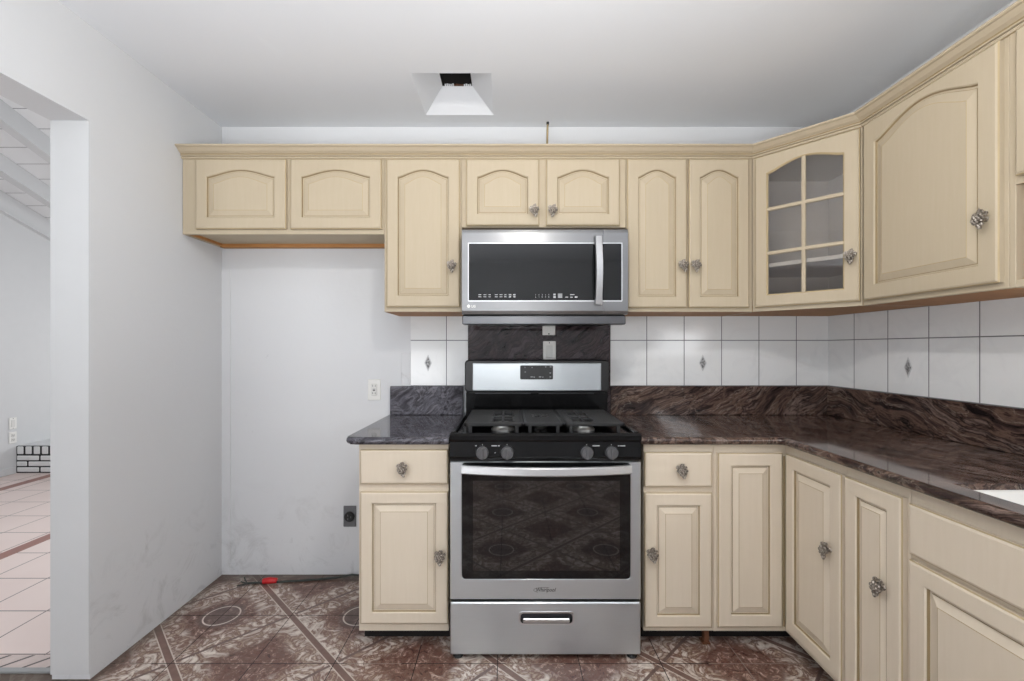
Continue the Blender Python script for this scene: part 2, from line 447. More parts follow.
# raised vertical patch strip beside the corner
b.xprism([(0, 0), (-.004, .02), (-.004, 1.66), (0, 1.68)], XL, XL+.048, M['wall'])
struct(b, 'wall_back')
b = MB(); b.box(-1.714, XL, YP, 0, -.02, 3.6, M['wallg'])
b.box(-1.714, XL, YB, YP, 2.098, 3.6, M['wallg']); struct(b, 'wall_left')
b = MB()
b.box(-1.716, XL-.001, YP-.004, YP, .02, 2.098, M['white']); struct(b, 'trim_3')
b = MB()
# side wall with a window beyond the frame, over the sink
b.box(XR, XR+.12, -1.45, 0, 0, ZC, M['wall']); b.box(XR, XR+.12, YB, -2.7, 0, ZC, M['wall'])
b.box(XR, XR+.12, -2.7, -1.45, 0, 1.1, M['wall']); b.box(XR, XR+.12, -2.7, -1.45, 2.0, ZC, M['wall']); struct(b, 'wall_right')
b = MB(); b.box(-5.0, XR+.12, YB-.1, YB, 0, 3.6, M['wall']); struct(b, 'wall_rear')
b = MB()
# ceiling with the square hole of the vent
hx0, hx1, hy0, hy1 = -.4275, -.075, -.49, -.131
for r in ((XL, XR+.1, hy1, .02), (XL, XR+.1, YB, hy0), (XL, hx0, hy0, hy1), (hx1, XR+.1, hy0, hy1)):
    b.box(r[0], r[1], r[2], r[3], ZC, ZC+.02, M['ceil'])
struct(b, 'ceiling')

# living room beyond the opening
CM = .335
def zc(y, a=4.22): return a-CM*(y+2.5)
b = MB(); b.box(-5.02, -4.9, YB, 5.0, 0, 5.2, M['living_wall']); struct(b, 'wall_living_room')
b = MB(); b.box(-5.0, -1.7, 5.0, 5.1, 0, 4, M['living_wall']); struct(b, 'wall_far')
b = MB(); b.xprism([(YB, zc(YB)), (5, zc(5)), (5, zc(5)+.05), (YB, zc(YB)+.05)], -4.95, -1.72, M['plank']); struct(b, 'ceiling_living_room')
for i, X in enumerate((-4.34, -3.757, -3.17, -2.58)):
    b = MB(); b.xprism([(YB+.01, zc(YB+.01)-.002), (YB+.01, zc(YB+.01)-.15), (4.98, zc(4.98)-.15), (4.98, zc(4.98)-.002)], X-.09, X, M['white'])
    o = b.build('ceiling_beam', kind='structure')
b = MB(); b.xprism([(YB+.01, zc(YB+.01)-.002), (YB+.01, zc(YB+.01)-.18), (4.98, zc(4.98)-.18), (4.98, zc(4.98)-.002)], -4.9, -4.86, M['living_wall'])
b.xprism([(YB+.01, zc(YB+.01)-.18), (YB+.01, zc(YB+.01)-.20), (4.98, zc(4.98)-.20), (4.98, zc(4.98)-.18)], -4.9, -4.845, M['white']); struct(b, 'trim_4')
b = MB(); b.box(-4.9, -4.885, YP+.2, 2.02, 0, .07, M['living_wall'], .004); struct(b, 'baseboard_living_room')

# white painted brick hearth
h = thing('brick_hearth', 'low white-painted brick hearth with black mortar joints in the living room', 'hearth', (-4.0, 2.2, 0))
hx, hy, hz = -4.90, 2.03, .27
b = MB(); b.box(hx, -2.9, hy+.006, 2.6, 0, hz-.004, M['mortar']); b.build('mortar_core', h)
b = MB()
for row in range(3):
    z0 = .004+row*.058
    xx = hx-(.0 if row % 2 == 0 else .12)
    while xx < -2.95:
        b.box(max(xx+.006, hx+.004), min(xx+.225, -2.9), hy, hy+.09, z0+.006, z0+.052, M['brickw'], .006); xx += .235
xx = hx
while xx < -2.95:
    b.box(xx+.006, xx+.072, hy, hy+.09, .186, hz-.004, M['brickw'], .008); xx += .082
b.build('brick_face', h)
b = MB(); b.box(hx, -2.9, hy+.02, 2.6, hz-.004, hz+.004, M['living_wall']); b.build('hearth_top', h)

# ------------------------------------------------------------------ outlets
def outlet(name, label, x, y, z, T=None, gang='duplex', plate='plastic'):
    T = (T or Matrix())
    pos = T @ Vector((x, y, z))
    t = thing(name, label, 'outlet', pos)
    b = MB(T); b.box(x-.035, x+.035, y-.006, y, z-.0575, z+.0575, M[plate], .003); b.build('plate', t)
    if gang == 'duplex':
        for dz in (-.022, .022):
            b = MB(T); b.box(x-.016, x+.016, y-.009, y-.005, z+dz-.015, z+dz+.015, M['ivory'], .004)
            b.box(x-.008, x-.0055, y-.0095, y-.0085, z+dz-.003, z+dz+.007, M['slot']); b.box(x+.0055, x+.008, y-.0095, y-.0085, z+dz-.003, z+dz+.006, M['slot'])
            b.lathe([(.0001, 0), (.0028, .0003), (.0001, .0006)], (x, y-.0088, z+dz-.008), '-y', M['slot'], 8); b.build('receptacle', t)
        b = MB(T); b.lathe([(.003, 0), (.0025, .0015), (.0001, .002)], (x, y-.006, z), '-y', M['steel'], 10); b.build('screw', t)
    elif gang == 'gfci':
        b = MB(T); b.box(x-.0165, x+.0165, y-.010, y-.005, z-.033, z+.033, M['ivory'], .003)
        for dz in (-.02, .02):
            b.box(x-.008, x-.0055, y-.0105, y-.0095, z+dz-.003, z+dz+.007, M['slot']); b.box(x+.0055, x+.008, y-.0105, y-.0095, z+dz-.003, z+dz+.006, M['slot'])
        b.box(x-.006, x+.006, y-.011, y-.0095, z-.006, z-.001, M['slot']); b.box(x-.006, x+.006, y-.011, y-.0095, z+.001, z+.006, M['markdim']); b.build('receptacle', t)
    elif gang == 'switch':
        b = MB(T); b.box(x-.017, x+.017, y-.009, y-.005, z-.034, z+.034, M['ivory'], .003); b.build('rocker', t)
        for dz in (-.048, .048):
            b = MB(T); b.lathe([(.003, 0), (.0025, .0015), (.0001, .002)], (x, y-.006, z+dz), '-y', M['slot'], 10); b.build('screw', t)
    elif gang == 'blank':
        for dz in (-.05, .05):
            b = MB(T); b.lathe([(.004, 0), (.003, .002), (.0001, .0025)], (x, y-.006, z+dz), '-y', M['slot'], 10); b.build('screw', t)
        b = MB(T); b.lathe([(.012, 0), (.012, .004), (.0001, .004)], (x, y-.004, z), '-y', M['ivory'], 16); b.build('receptacle', t)
    elif gang == 'range':
        b = MB(T); b.lathe([(.027, 0), (.027, .012), (.024, .016), (.0001, .016)], (x, y-.004, z), '-y', M['rubber'], 24)
        for a in (0, 2.1, 4.2):
            b.box(x+.011*math.cos(a)-.002, x+.011*math.cos(a)+.002, y-.0205, y-.0195, z+.011*math.sin(a)-.005, z+.011*math.sin(a)+.005, M['darkplate'])
        b.build('receptacle', t)
    return t
outlet('wall_outlet', 'white duplex outlet on the bare wall just above the grey granite counter', -.7335, 0, 1.016, gang='gfci')
outlet('appliance_outlet', 'dark round appliance outlet low on the bare wall beside the base cabinet', -.868, 0, .322, gang='range', plate='darkplate')

# ------------------------------------------------------------------ knobs
def knob_mesh():
    b = MB()
    b.lathe([(.007, 0), (.005, .006), (.004, .016), (.0001, .016)], (0, 0, 0), '-y', M['pewter'], 12)
    # leaf behind, five lobes
    n = 30; ring = []
    for k in range(n):
        a = 2*PI*k/n
        r = .0125+.0065*abs(math.cos(2.5*a+PI/2*.0))**.7
        ring.append((r*math.cos(a), r*math.sin(a)*.8+.007))
    b.loops([[(x, -.013, z) for x, z in ring], [(x*.96, -.017, z) for x, z in ring]], M['pewter'])
    for r, (row, zz) in enumerate(((3, .006), (4, -.001), (3, -.008), (2, -.015), (1, -.021))):
        for i in range(row):
            b.ball(((i-(row-1)/2)*.0078+.001*(r % 2), -.021-.002*(r in (1, 2)), zz), .0047, M['pewter'], 8)
    b.tube([(0, -.018, .012), (.004, -.02, .018), (.009, -.022, .021)], .0022, M['pewter'], 6)
    me = b.build('knob').data
    return me
_km = knob_mesh(); COL.objects.unlink(bpy.data.objects['knob']); bpy.data.objects.remove(bpy.data.objects['knob'])
def knob(parent, pos, ang):
    o = bpy.data.objects.new('knob', _km); COL.objects.link(o); o.parent = parent
    off = Vector((0, 0, 0)); p = parent
    while p is not None: off += p.location; p = p.parent
    o.location = Vector(pos)-off; o.rotation_euler = (0, random.uniform(-.25, .25), ang)
    o.scale = (1.3, 1.2, 1.3)
    o['label'] = 'pewter grape cluster knob'
    return o

# ------------------------------------------------------------------ cabinet doors
def bump_t(t): return math.sin(PI*t)**1.25
def loop(x0, x1, z0, zs, rise, y, N=18):
    P_ = [(x0, y, z0), (x1, y, z0)]
    for k in range(N+1):
        t = 1-k/N
        P_.append((x0+(x1-x0)*t, y, zs+rise*bump_t(t)))
    return P_
DT = .019
def door_mesh(T, w, h, m, rise=0., st=.052, top=.05, flat=False, glass=False):
    """raised-panel door; local x 0..w, z 0..h, back at y=0, front at y=-DT"""
    b = MB(T); gz = M['glaze']; g2 = M['glaze2']
    zs = h-top-rise
    O = lambda d, y: loop(d, w-d, d, h-d, 0, y)
    I = lambda d, y: loop(st+d, w-st-d, st+d, zs-d, rise, y)
    if flat:
        b.loops([O(0, 0), O(0, -DT+.006), O(.003, -DT+.003), O(.009, -DT)], m, mats=[m, g2, m, m])
    elif glass:
        b.loops([I(0, -.002), O(0, -.002), O(0, -DT+.006), O(.003, -DT+.003), O(.008, -DT), I(0, -DT), I(.006, -DT+.006), I(.006, -.002)], m, cap0=False, cap1=False,
                mats=[m, m, g2, m, m, g2, m])
    else:
        ps = min(.036, (w-2*st)*.2)
        b.loops([O(0, 0), O(0, -DT+.006), O(.003, -DT+.003), O(.008, -DT), I(0, -DT), I(.0035, -DT+.004), I(.006, -DT+.011), I(.011, -DT+.011), I(.0125, -DT+.0095), I(ps, -DT+.0015), I(ps+.002, -DT+.001)],
                m, mats=[m, g2, m, m, m, gz, m, gz, m, g2, m])
    return b
def TM(x, y, z, ang=0): return Matrix.Translation((x, y, z)) @ Matrix.Rotation(ang, 4, 'Z')
def door(root, T, w, h, m, knob_at=None, ang=0, name='door', **kw):
    o = door_mesh(T, w, h, m, **kw).build(name, root)
    if knob_at: knob(o, T @ Vector((knob_at[0], -DT, knob_at[1])), ang)
    return o

# upper cabinets --------------------------------------------------------------
YU = -.307; ZU = 2.172
def upper_box(root, T, w, z0, z1, dep, m, recess=0):
    b = MB(T)
    b.box(0, .016, .02, dep, z0, z1, m); b.box(w-.016, w, .02, dep, z0, z1, m)
    b.box(0, w, .02, dep, z1-.016, z1, m); b.box(.016, w-.016, dep-.008, dep, z0+.016, z1-.016, M['raw'])
    if recess:
        b.box(.016, w-.016, .02, dep-.008, z0+.014, z0+.026, m); b.box(.016, w-.016, dep-.045, dep-.008, z0-.004, z0+.014, M['raw'])
        b.box(.016, .03, .02, dep-.045, z0+.002, z0+.014, M['raw'])
    else:
        b.box(.0005, w-.0005, .0195, dep-.001, z0-.0006, z0+.02, M['raw'])
    b.build('carcass', root)
def frame_slab(root, T, w, z0, z1, m, holes=()):
    b = MB(T)
    if not holes: b.box(0, w, 0, .02, z0, z1, m, .0015)
    else:
        for (x0, x1, a0, a1) in holes:
            b.box(0, x0, 0, .02, z0, z1, m, .0015); b.box(x1, w, 0, .02, z0, z1, m, .0015)
            b.box(x0, x1, .0003, .02, z0, a0, m); b.box(x0, x1, .0003, .02, a1, z1, m)
    b.build('face_frame', root)

def upper(label, x0, x1, z0, doors, dep=.305):
    r = thing('upper_cabinet', label, 'cabinet', ((x0+x1)/2, YU, z0), 'wall-hung upper cabinets')
    T = TM(x0, YU, 0)
    upper_box(r, T, x1-x0, z0, ZU, dep, M['cream'], z0 == 1.793); frame_slab(r, T, x1-x0, z0, ZU, M['cream'])
    for (a, c, zb, rise, kn) in doors:
        door(r, TM(a, YU-.001, zb), c-a, 2.150-zb, M['cream'], kn and (kn[0]-a, kn[1]-zb), rise=rise, st=.052 if c-a > .3 else .05)
    return r
upper('wide short cream cabinet over the empty fridge space, two arched doors without knobs', XL+.002, -.5965, 1.793,
      [(-1.496, -1.063, 1.815, .034, None), (-1.042, -.606, 1.815, .034, None)])
upper('single tall cream cabinet between the short fridge cabinet and the microwave', -.5955, -.223, 1.4195, [(-.582, -.231, 1.441, .036, (-.268, 1.634))])
upper('short cream cabinet with two arched doors directly above the microwave', -.222, .567, 1.825, [(-.201, .1495, 1.8315, .036, (.125, 1.897)), (.182, .536, 1.8315, .036, (.211, 1.897))])
upper('double-door tall cream cabinet between the microwave and the glass-fronted corner cabinet', .568, 1.177, 1.4195,
      [(.571, .856, 1.438, .036, (.832, 1.636)), (.866, 1.155, 1.438, .036, (.892, 1.636))])

# diagonal corner cabinet with glass door
P1 = Vector((1.178, YU)); P2 = Vector((1.461, -.626)); A45 = -math.atan2(-(P2-P1).y, (P2-P1).x); LW = (P2-P1).length
r = thing('corner_cabinet', 'diagonal cream corner cabinet with a six-pane glass door', 'cabinet', ((P1.x+P2.x)/2, (P1.y+P2.y)/2, 1.4195), 'wall-hung upper cabinets')
Z0 = 1.4195
b = MB(); poly = [(P1.x, P1.y+.02), (P2.x+.01, P2.y+.001), (XR-.003, P2.y+.001), (XR-.003, -.003), (P1.x+.001, -.003)]
b.prism(poly, Z0+.001, Z0+.03, M['raw']); b.prism(poly, ZU-.016, ZU, M['cream'])
b.box(P1.x+.001, P1.x+.016, YU+.02, -.003, Z0, ZU, M['cream']); b.box(P2.x+.012, XR-.003, P2.y+.001, P2.y+.016, Z0, ZU, M['cream'])
b.box(P1.x+.016, XR-.003, -.010, -.003, Z0+.03, ZU-.016, M['base']); b.box(XR-.010, XR-.003, P2.y+.016, -.010, Z0+.03, ZU-.016, M['base'])
b.build('carcass', r)
T = TM(P1.x, P1.y, 0, A45)
for zz in (1.630,):
    b = MB(); b.prism([(P1.x+.02, P1.y+.035), (P2.x+.012, P2.y+.026), (XR-.011, P2.y+.026), (XR-.011, -.011), (P1.x+.017, -.011)], zz, zz+.018, M['base'])  # shelf takes the lit copy of the cream paint
    b.build('shelf', r)
frame_slab(r, T, LW, Z0, ZU, M['cream'], [(.045, LW-.045, Z0+.05, ZU-.06)])
dw, dh, dz = LW-.022, 2.150-1.438, 1.438
TD = TM(*(T @ Vector((.016, -.001, 0))).to_2d(), dz, A45)
dr = door(r, TD, dw, dh, M['cream'], (dw-.03, .185), A45, rise=.038, st=.052, top=.048, glass=True)
gx0, gx1, gz0 = .054, dw-.054, .054
gl = loop(gx0, gx1, gz0, dh-.086-.002, .038, -.008)
b = MB(TD); b.loops([[(x, -.005, z) for x, y, z in gl], [(x, -.008, z) for x, y, z in gl]], M['pane']); b.build('glass_pane', dr)
b = MB(TD)
xm = dw/2
b.box(xm-.008, xm+.008, -.017, -.004, gz0-.002, dh-.051, M['cream'], .003)
for zz in (.250, .455): b.box(gx0-.002, gx1+.002, -.0165, -.004, zz-.008, zz+.008, M['cream'], .003)
b.build('muntin', dr)

# run along the right wall
R90 = -PI/2
def ru(y0): return TM(1.461, y0, 0, R90)
r = thing('upper_cabinet', 'single-door tall cream cabinet on the right wall, beside the glass corner cabinet', 'cabinet', (1.457, -.9, 1.4195), 'wall-hung upper cabinets')
T = ru(-.628); w = .545
upper_box(r, T, w, Z0, ZU, .299, M['cream']); frame_slab(r, T, w, Z0, ZU, M['cream'])
door(r, TM(1.460, -.650, 1.438, R90), .511, 2.15-1.438, M['cream'], (.478, .196), R90, rise=.06, st=.056, top=.03)
r = thing('niche_cabinet', 'cream cabinet at the picture edge with an open niche under a short door', 'cabinet', (1.457, -1.5, 1.4195), 'wall-hung upper cabinets')
T = ru(-1.174); w = .6
b = MB(T)
b.box(0, .016, .02, .299, Z0, ZU, M['cream']); b.box(w-.016, w, .02, .299, Z0, ZU, M['cream']); b.box(.016, w-.016, .02, .299, ZU-.016, ZU, M['cream'])
b.box(.016, w-.016, .02, .299, Z0+.002, Z0+.026, M['raw']); b.box(.016, w-.016, .291, .299, Z0+.026, ZU-.016, M['raw']); b.box(.016, w-.016, .02, .291, 1.716, 1.732, M['cream'])
b.build('carcass', r)
frame_slab(r, T, w, Z0, ZU, M['cream'], [(.017, w-.03, Z0+.022, 1.715)])
door(r, TM(1.460, -1.203, 1.735, R90), .55, 2.15-1.735, M['cream'], (.52, .06), R90, rise=.045, st=.05)

# crown moulding following all the fronts
prof = [(-.0, 2.155), (.006, 2.155), (.009, 2.1585), (.009, 2.163), (.004, 2.1645), (.0045, 2.1665), (.012, 2.1675), (.014, 2.171), (.011, 2.173), (.013, 2.1765), (.026, 2.184), (.04, 2.197), (.046, 2.1985), (.05, 2.202), (.05, 2.207), (-.0, 2.207)]
path = [Vector((XL+.001, YU)), P1.copy(), P2.copy(), Vector((1.461, -1.774))]
nor = []
for i in range(3):
    d = (path[i+1]-path[i]).normalized(); nor.append(Vector((d.y, -d.x)))
def off(i):
    if i == 0: return nor[0]
    if i == 3: return nor[2]
    n = (nor[i-1]+nor[i]); return n/(n.length_squared/2)
L = []
for i, p in enumerate(path):
    o_ = off(i); L.append([(p.x+o_.x*(q[0]+.0005), p.y+o_.y*(q[0]+.0005), q[1]) for q in prof])
b = MB(); n = len(prof); gm = {3: M['glaze'], 4: M['glaze'], 7: M['glaze2'], 8: M['glaze'], 0: M['glaze2']}
for k in range(3):
    for i in range(n):
        j = (i+1) % n
        b.add([L[k][i], L[k+1][i], L[k+1][j], L[k][j]], [(0, 1, 2, 3)], gm.get(i, M['cream']))
b.add(L[0], [tuple(range(n))], M['cream']); b.add(L[3], [tuple(range(n))[::-1]], M['cream'])
tag(b.build('crown_moulding'), 'cream crown moulding running along the tops of the upper cabinets', 'moulding')

# base cabinets ---------------------------------------------------------------
YBF = -.61; XBF = 1.154; ZB0 = .070; ZB1 = .8485
def base_box(root, T, w, dep, m, toe=True):
    b = MB(T)
    b.box(0, w, .02, dep, ZB0, ZB1, m)
    b.build('carcass', root)
    if toe:
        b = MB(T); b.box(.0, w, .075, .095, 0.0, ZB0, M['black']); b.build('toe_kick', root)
    b = MB(T); b.box(0, w, 0, .02, ZB0, ZB1, m, .0015); b.build('face_frame', root)
def base(label, x0, x1, loc=None):
    r = thing('base_cabinet', label, 'cabinet', ((x0+x1)/2, YBF, 0), 'base cabinets')
    base_box(r, TM(x0, YBF, 0), x1-x0, .6, M['base']); return r
r = base('cream base cabinet with one drawer standing alone beside the empty fridge space', -.619, -.246)
door(r, TM(-.609, YBF-.001, .684), .362, .142, M['base'], (.178, .068), name='drawer', flat=True)
door(r, TM(-.609, YBF-.001, .108), .362, .545, M['base'], (.33, .285), st=.047, top=.045)
r = base('narrow cream base cabinet with one drawer between the stove and the corner cabinet', .562, .852)
door(r, TM(.563, YBF-.001, .672), .278, .143, M['base'], (.146, .073), name='drawer', flat=True)
door(r, TM(.563, YBF-.001, .093), .278, .556, M['base'], (.026, .31), st=.048, top=.05)
b = MB(); b.box(.828, .848, YBF+.03, YBF+.055, 0, ZB0, M['rust']); b.box(.818, .851, YBF+.02, YBF+.06, 0, .006, M['rust']); b.build('leg', r)
# corner unit: two hinged door leaves meeting in the inner corner
r = thing('corner_base_cabinet', 'cream corner base cabinet whose two hinged doors meet in the inner corner', 'cabinet', (1.154, -.61, 0), 'base cabinets')
b = MB(); b.box(.853, XR-.003, YBF+.02, -.012, ZB0, ZB1, M['base']); b.box(XBF+.02, XR-.003, -.953, YBF+.02, ZB0, ZB1, M['base']); b.build('carcass', r)
b = MB(); b.box(.853, XBF, YBF, YBF+.02, ZB0, ZB1, M['base']); b.box(XBF, XBF+.02, -.953, YBF+.02, ZB0, ZB1, M['base']); b.build('face_frame', r)
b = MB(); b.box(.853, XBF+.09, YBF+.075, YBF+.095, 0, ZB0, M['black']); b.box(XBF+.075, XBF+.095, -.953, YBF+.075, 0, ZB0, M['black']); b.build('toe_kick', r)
door(r, TM(.866, YBF-.001, .094), .266, .718, M['base'], st=.05, top=.05)
door(r, TM(XBF-.001, -.636, .094, R90), .312, .718, M['base'], (.262, .44), R90, st=.05, top=.05)
b = MB(); b.tube([(XBF-.018, YBF-.018, .10), (XBF-.018, YBF-.018, .80)], .0035, M['glaze'], 6); b.build('hinge', r)
def rbase(label, y0, y1):
    r = thing('base_cabinet', label, 'cabinet', (XBF, (y0+y1)/2, 0), 'base cabinets')
    base_box(r, TM(XBF, y0, 0, R90), y0-y1, .6, M['base']); return r
r = rbase('narrow full-height-door cream base cabinet between the corner cabinet and the sink cabinet', -.955, -1.196)
door(r, TM(XBF-.001, -.962, .094, R90), .225, .718, M['base'], (.165, .43), R90, st=.05, top=.05)
# sink cabinet is hollow above so the bowl fits
r = thing('sink_base_cabinet', 'wide cream sink cabinet with a plain false drawer front', 'cabinet', (XBF, -1.6, 0), 'base cabinets')
T = TM(XBF, -1.198, 0, R90); w = .9
b = MB(T)
b.box(0, .016, .02, .6, ZB0, ZB1, M['base']); b.box(w-.016, w, .02, .6, ZB0, ZB1, M['base']); b.box(.016, w-.016, .02, .6, ZB0, ZB0+.016, M['base'])
b.build('carcass', r)
b = MB(T); b.box(0, w, 0, .02, ZB0, ZB1, M['base'], .0015); b.build('face_frame', r)
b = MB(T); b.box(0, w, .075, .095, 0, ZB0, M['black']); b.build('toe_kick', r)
door(r, TM(XBF-.001, -1.208, .662, R90), .88, .143, M['base'], name='false_drawer', flat=True)
door(r, TM(XBF-.001, -1.208, .094, R90), .436, .553, M['base'], (.40, .45), R90, st=.052, top=.052)
door(r, TM(XBF-.001, -1.652, .094, R90), .436, .553, M['base'], (.036, .45), R90, st=.052, top=.052)

# ------------------------------------------------------------------ granite
ZT = .880; TH = .031; RR = TH/2
b = MB()
m = M['gr_left']
b.prism([(-.242, -.634), (-.628, -.634), (-.646, -.63), (-.658, -.615), (-.661, -.595), (-.647, -.001), (-.242, -.001)][::-1], ZT-TH, ZT, m)
arc = [(-.242, -.634, ZT-RR), (-.623, -.634, ZT-RR), (-.640, -.629, ZT-RR), (-.653, -.616, ZT-RR), (-.660, -.597, ZT-RR), (-.646, -.001, ZT-RR)]
b.tube(arc, RR, m, 14)
tag(b.build('granite_countertop'), 'short grey granite countertop beside the empty fridge space', 'countertop')
b = MB(); m = M['gr_top']
x1 = XR-.001
b.box(.541, x1, -.634, -.001, ZT-TH, ZT, m)
b.box(1.13, 1.195, -2.1, -.634, ZT-TH, ZT, m); b.box(1.62, x1, -2.1, -.634, ZT-TH, ZT, m)
b.box(1.195, 1.62, -1.275, -.634, ZT-TH, ZT, m); b.box(1.195, 1.62, -2.1, -1.92, ZT-TH, ZT, m)
b.tube([(.541, -.634, ZT-RR), (1.10, -.634, ZT-RR), (1.122, -.642, ZT-RR), (1.13, -.664, ZT-RR), (1.13, -2.1, ZT-RR)], RR, m, 14)
tag(b.build('granite_countertop'), 'long brown granite countertop turning the corner to the sink', 'countertop')
ZS = 1.037
b = MB(); b.box(-.643, -.2445, -.022, -.001, ZT+.0005, ZS, M['gr_left'], .002)
tag(b.build('granite_backsplash'), 'short grey granite splash strip behind the counter beside the fridge space', 'backsplash')
b = MB(); b.box(.56, XR-.024, -.022, -.001, ZT+.0005, ZS, M['gr_back'], .002)
tag(b.build('granite_backsplash'), 'brown granite splash strip on the back wall between stove and corner', 'backsplash')
b = MB(); b.box(XR-.023, XR-.001, -2.1, -.001, ZT+.0005, ZS, M['gr_side'], .002)
tag(b.build('granite_backsplash'), 'brown granite splash strip along the right wall under the white tiles', 'backsplash')
b = MB(); b.box(-.218, .558, -.024, -.001, .85, 1.50, M['gr_range'], .002)
tag(b.build('granite_backsplash'), 'dark granite panel on the wall between the stove and microwave', 'backsplash')
outlet('wall_switch_plate', 'white rocker plate on the dark granite panel, just above the stove backguard', .225, -.0245, 1.225, gang='switch')
outlet('wall_outlet', 'white outlet plate half hidden under the microwave on the dark granite panel', .222, -.0245, 1.372, gang='blank')

# tiles
t = thing('tile_backsplash', 'white tiles on the back wall between the stove and the corner', 'tiles', (1.1, 0, ZS))
b = MB(); b.box(.559, XR-.010, -.009, -.001, ZS+.0005, 1.4185, M['tile_back']); b.build('tile_field', t)
def diamond(T, parent):
    for s, y, m in ((1.35, -.0004, 'diamond_rim'), (1.0, -.0012, 'diamond')):
        b = MB(T); q = [(0, -.035*s), (.0155*s, 0), (0, .035*s), (-.0155*s, 0)]
        b.loops([[(x, 0, z) for x, z in q], [(x, y, z) for x, z in q], [(x*.85, y-.0008, z*.85) for x, z in q]], M[m])
        if s > 1: rim = b.build('diamond_rim', parent)
        else: b.build('diamond_inset', parent)
diamond(TM(1.066, -.0092, 1.163), t)
t = thing('tile_backsplash', 'white tiles on the right wall above the brown granite strip', 'tiles', (XR, -.9, ZS))
b = MB(); b.box(XR-.009, XR-.001, -2.1, -.001, ZS+.0005, 1.4185, M['tile_side']); b.build('tile_field', t)
diamond(TM(XR-.0092, -.5045, 1.160, R90), t)
t = thing('tile_backsplash', 'small patch of white tiles between the bare wall and the stove', 'tiles', (-.4, 0, ZS))
b = MB(); b.box(-.533, -.219, -.009, -.001, ZS+.0005, 1.4185, wall_tile('glazed_wall_tile_patch', 0, -.337), 0); b.build('tile_field', t)
b = MB(); b.box(-.586, -.534, -.009, -.001, ZS+.0005, 1.222, M['wall'], .002); b.build('edge_tile', t)
diamond(TM(-.4375, -.0092, 1.163), t)

# sink
s = thing('kitchen_sink', 'white undermount sink set into the brown granite counter', 'sink', (1.4, -1.6, .66))
def rr(x0, x1, y0, y1, z, r, n=6):
    o = []
    for cx, cy, a0 in ((x1-r, y0+r, -PI/2), (x1-r, y1-r, 0), (x0+r, y1-r, PI/2), (x0+r, y0+r, PI)):
        for k in range(n+1):
            a = a0+PI/2*k/n; o.append((cx+r*math.cos(a), cy+r*math.sin(a), z))
    return o
b = MB()
zt = ZT-.017
b.loops([rr(1.196, 1.619, -1.919, -1.276, zt, .012), rr(1.206, 1.609, -1.909, -1.286, zt-.002, .04), rr(1.214, 1.602, -1.901, -1.294, zt-.03, .05), rr(1.23, 1.586, -1.885, -1.31, .69, .07), rr(1.38, 1.44, -1.63, -1.57, .68, .028)],
        M['porcelain'], cap0=False, smooth=True)
b.build('bowl', s)
b = MB(); b.lathe([(.04, 0), (.038, .003), (.0001, .003)], (1.41, -1.6, .6805), 'z', M['chrome'], 20); b.build('drain', s)

# ------------------------------------------------------------------ microwave
mw = thing('microwave', 'stainless over-the-range microwave with a black glass door', 'microwave', (.169, -.2, 1.352))
mx0, mx1 = -.2105, .5485; MY = -.422
b = MB(); b.box(mx0+.006, mx1-.006, -.385, -.026, 1.385, 1.798, M['enamel2']); b.box(mx0+.05, mx1-.05, -.36, -.06, 1.362, 1.386, M['enamel2']); b.build('body', mw)
b = MB()
# front shell with curved-back top edge and hole for glass
gx0, gx1, gz0, gz1 = -.1815, .521, 1.460, 1.7245
def face(x0, x1, z0, z1): b.box(x0, x1, MY, MY+.036, z0, z1, M['steel_mw'])
top = [(MY+.036, gz1), (MY, gz1), (MY, 1.772), (MY+.003, 1.784), (MY+.010, 1.792), (MY+.036, 1.797)]
b.xprism(top, mx0, .435, M['steel_mw']); b.xprism(top, .4358, mx1, M['steel_mw'])
bot = [(MY+.036, gz0), (MY, gz0), (MY, 1.415), (MY+.006, 1.400), (MY+.036, 1.399)]
b.xprism(bot, mx0, .435, M['steel_mw']); b.xprism(bot, .4358, mx1, M['steel_mw'])
face(mx0, gx0, gz0, gz1); face(gx1, mx1, gz0, gz1)
b.build('front_frame', mw)
b = MB(); b.box(gx0, .4345, MY+.002, MY+.02, gz0, gz1, M['glassblk']); b.build('door_glass', mw)
b = MB(); b.box(.4362, gx1, MY+.002, MY+.02, gz0, gz1, M['glassblk']); b.build('control_glass', mw)
b = MB()
for a in ((gx0, gx1, gz1-.0025, gz1+.0015), (gx0, gx1, gz0-.003, gz0+.0025), (gx0-.0015, gx0+.0025, gz0, gz1), (gx1-.0025, gx1+.0015, gz0, gz1)):
    b.box(a[0], a[1], MY-.0012, MY+.004, a[2], a[3], M['chrome'])
b.build('glass_trim', mw)
b = MB()
pts = []
for k in range(13):
    u = k/12; z = 1.442+u*(1.752-1.442)
    pts.append((z, MY-.012-.026*math.sin(PI*u)))
for sgn in (0,):
    L = [[(.392, y, z), (.396, y-.010, z), (.424, y-.010, z), (.428, y, z), (.424, y+.008, z), (.396, y+.008, z)] for z, y in pts]
    b.loops(L, M['steel_bar2'], smooth=False)
b.box(.397, .423, MY-.014, MY+.002, 1.442, 1.462, M['steel_bar2']); b.box(.397, .423, MY-.014, MY+.002, 1.732, 1.752, M['steel_bar2'])
b.build('handle', mw)
b = MB(); b.box(mx0, mx1-.008, -.412, -.34, 1.353, 1.394, M['steel_dark'], .004); b.box(mx0+.004, mx1-.012, -.40, -.34, 1.394, 1.40, M['black']); b.build('vent_lip', mw)
b = MB()
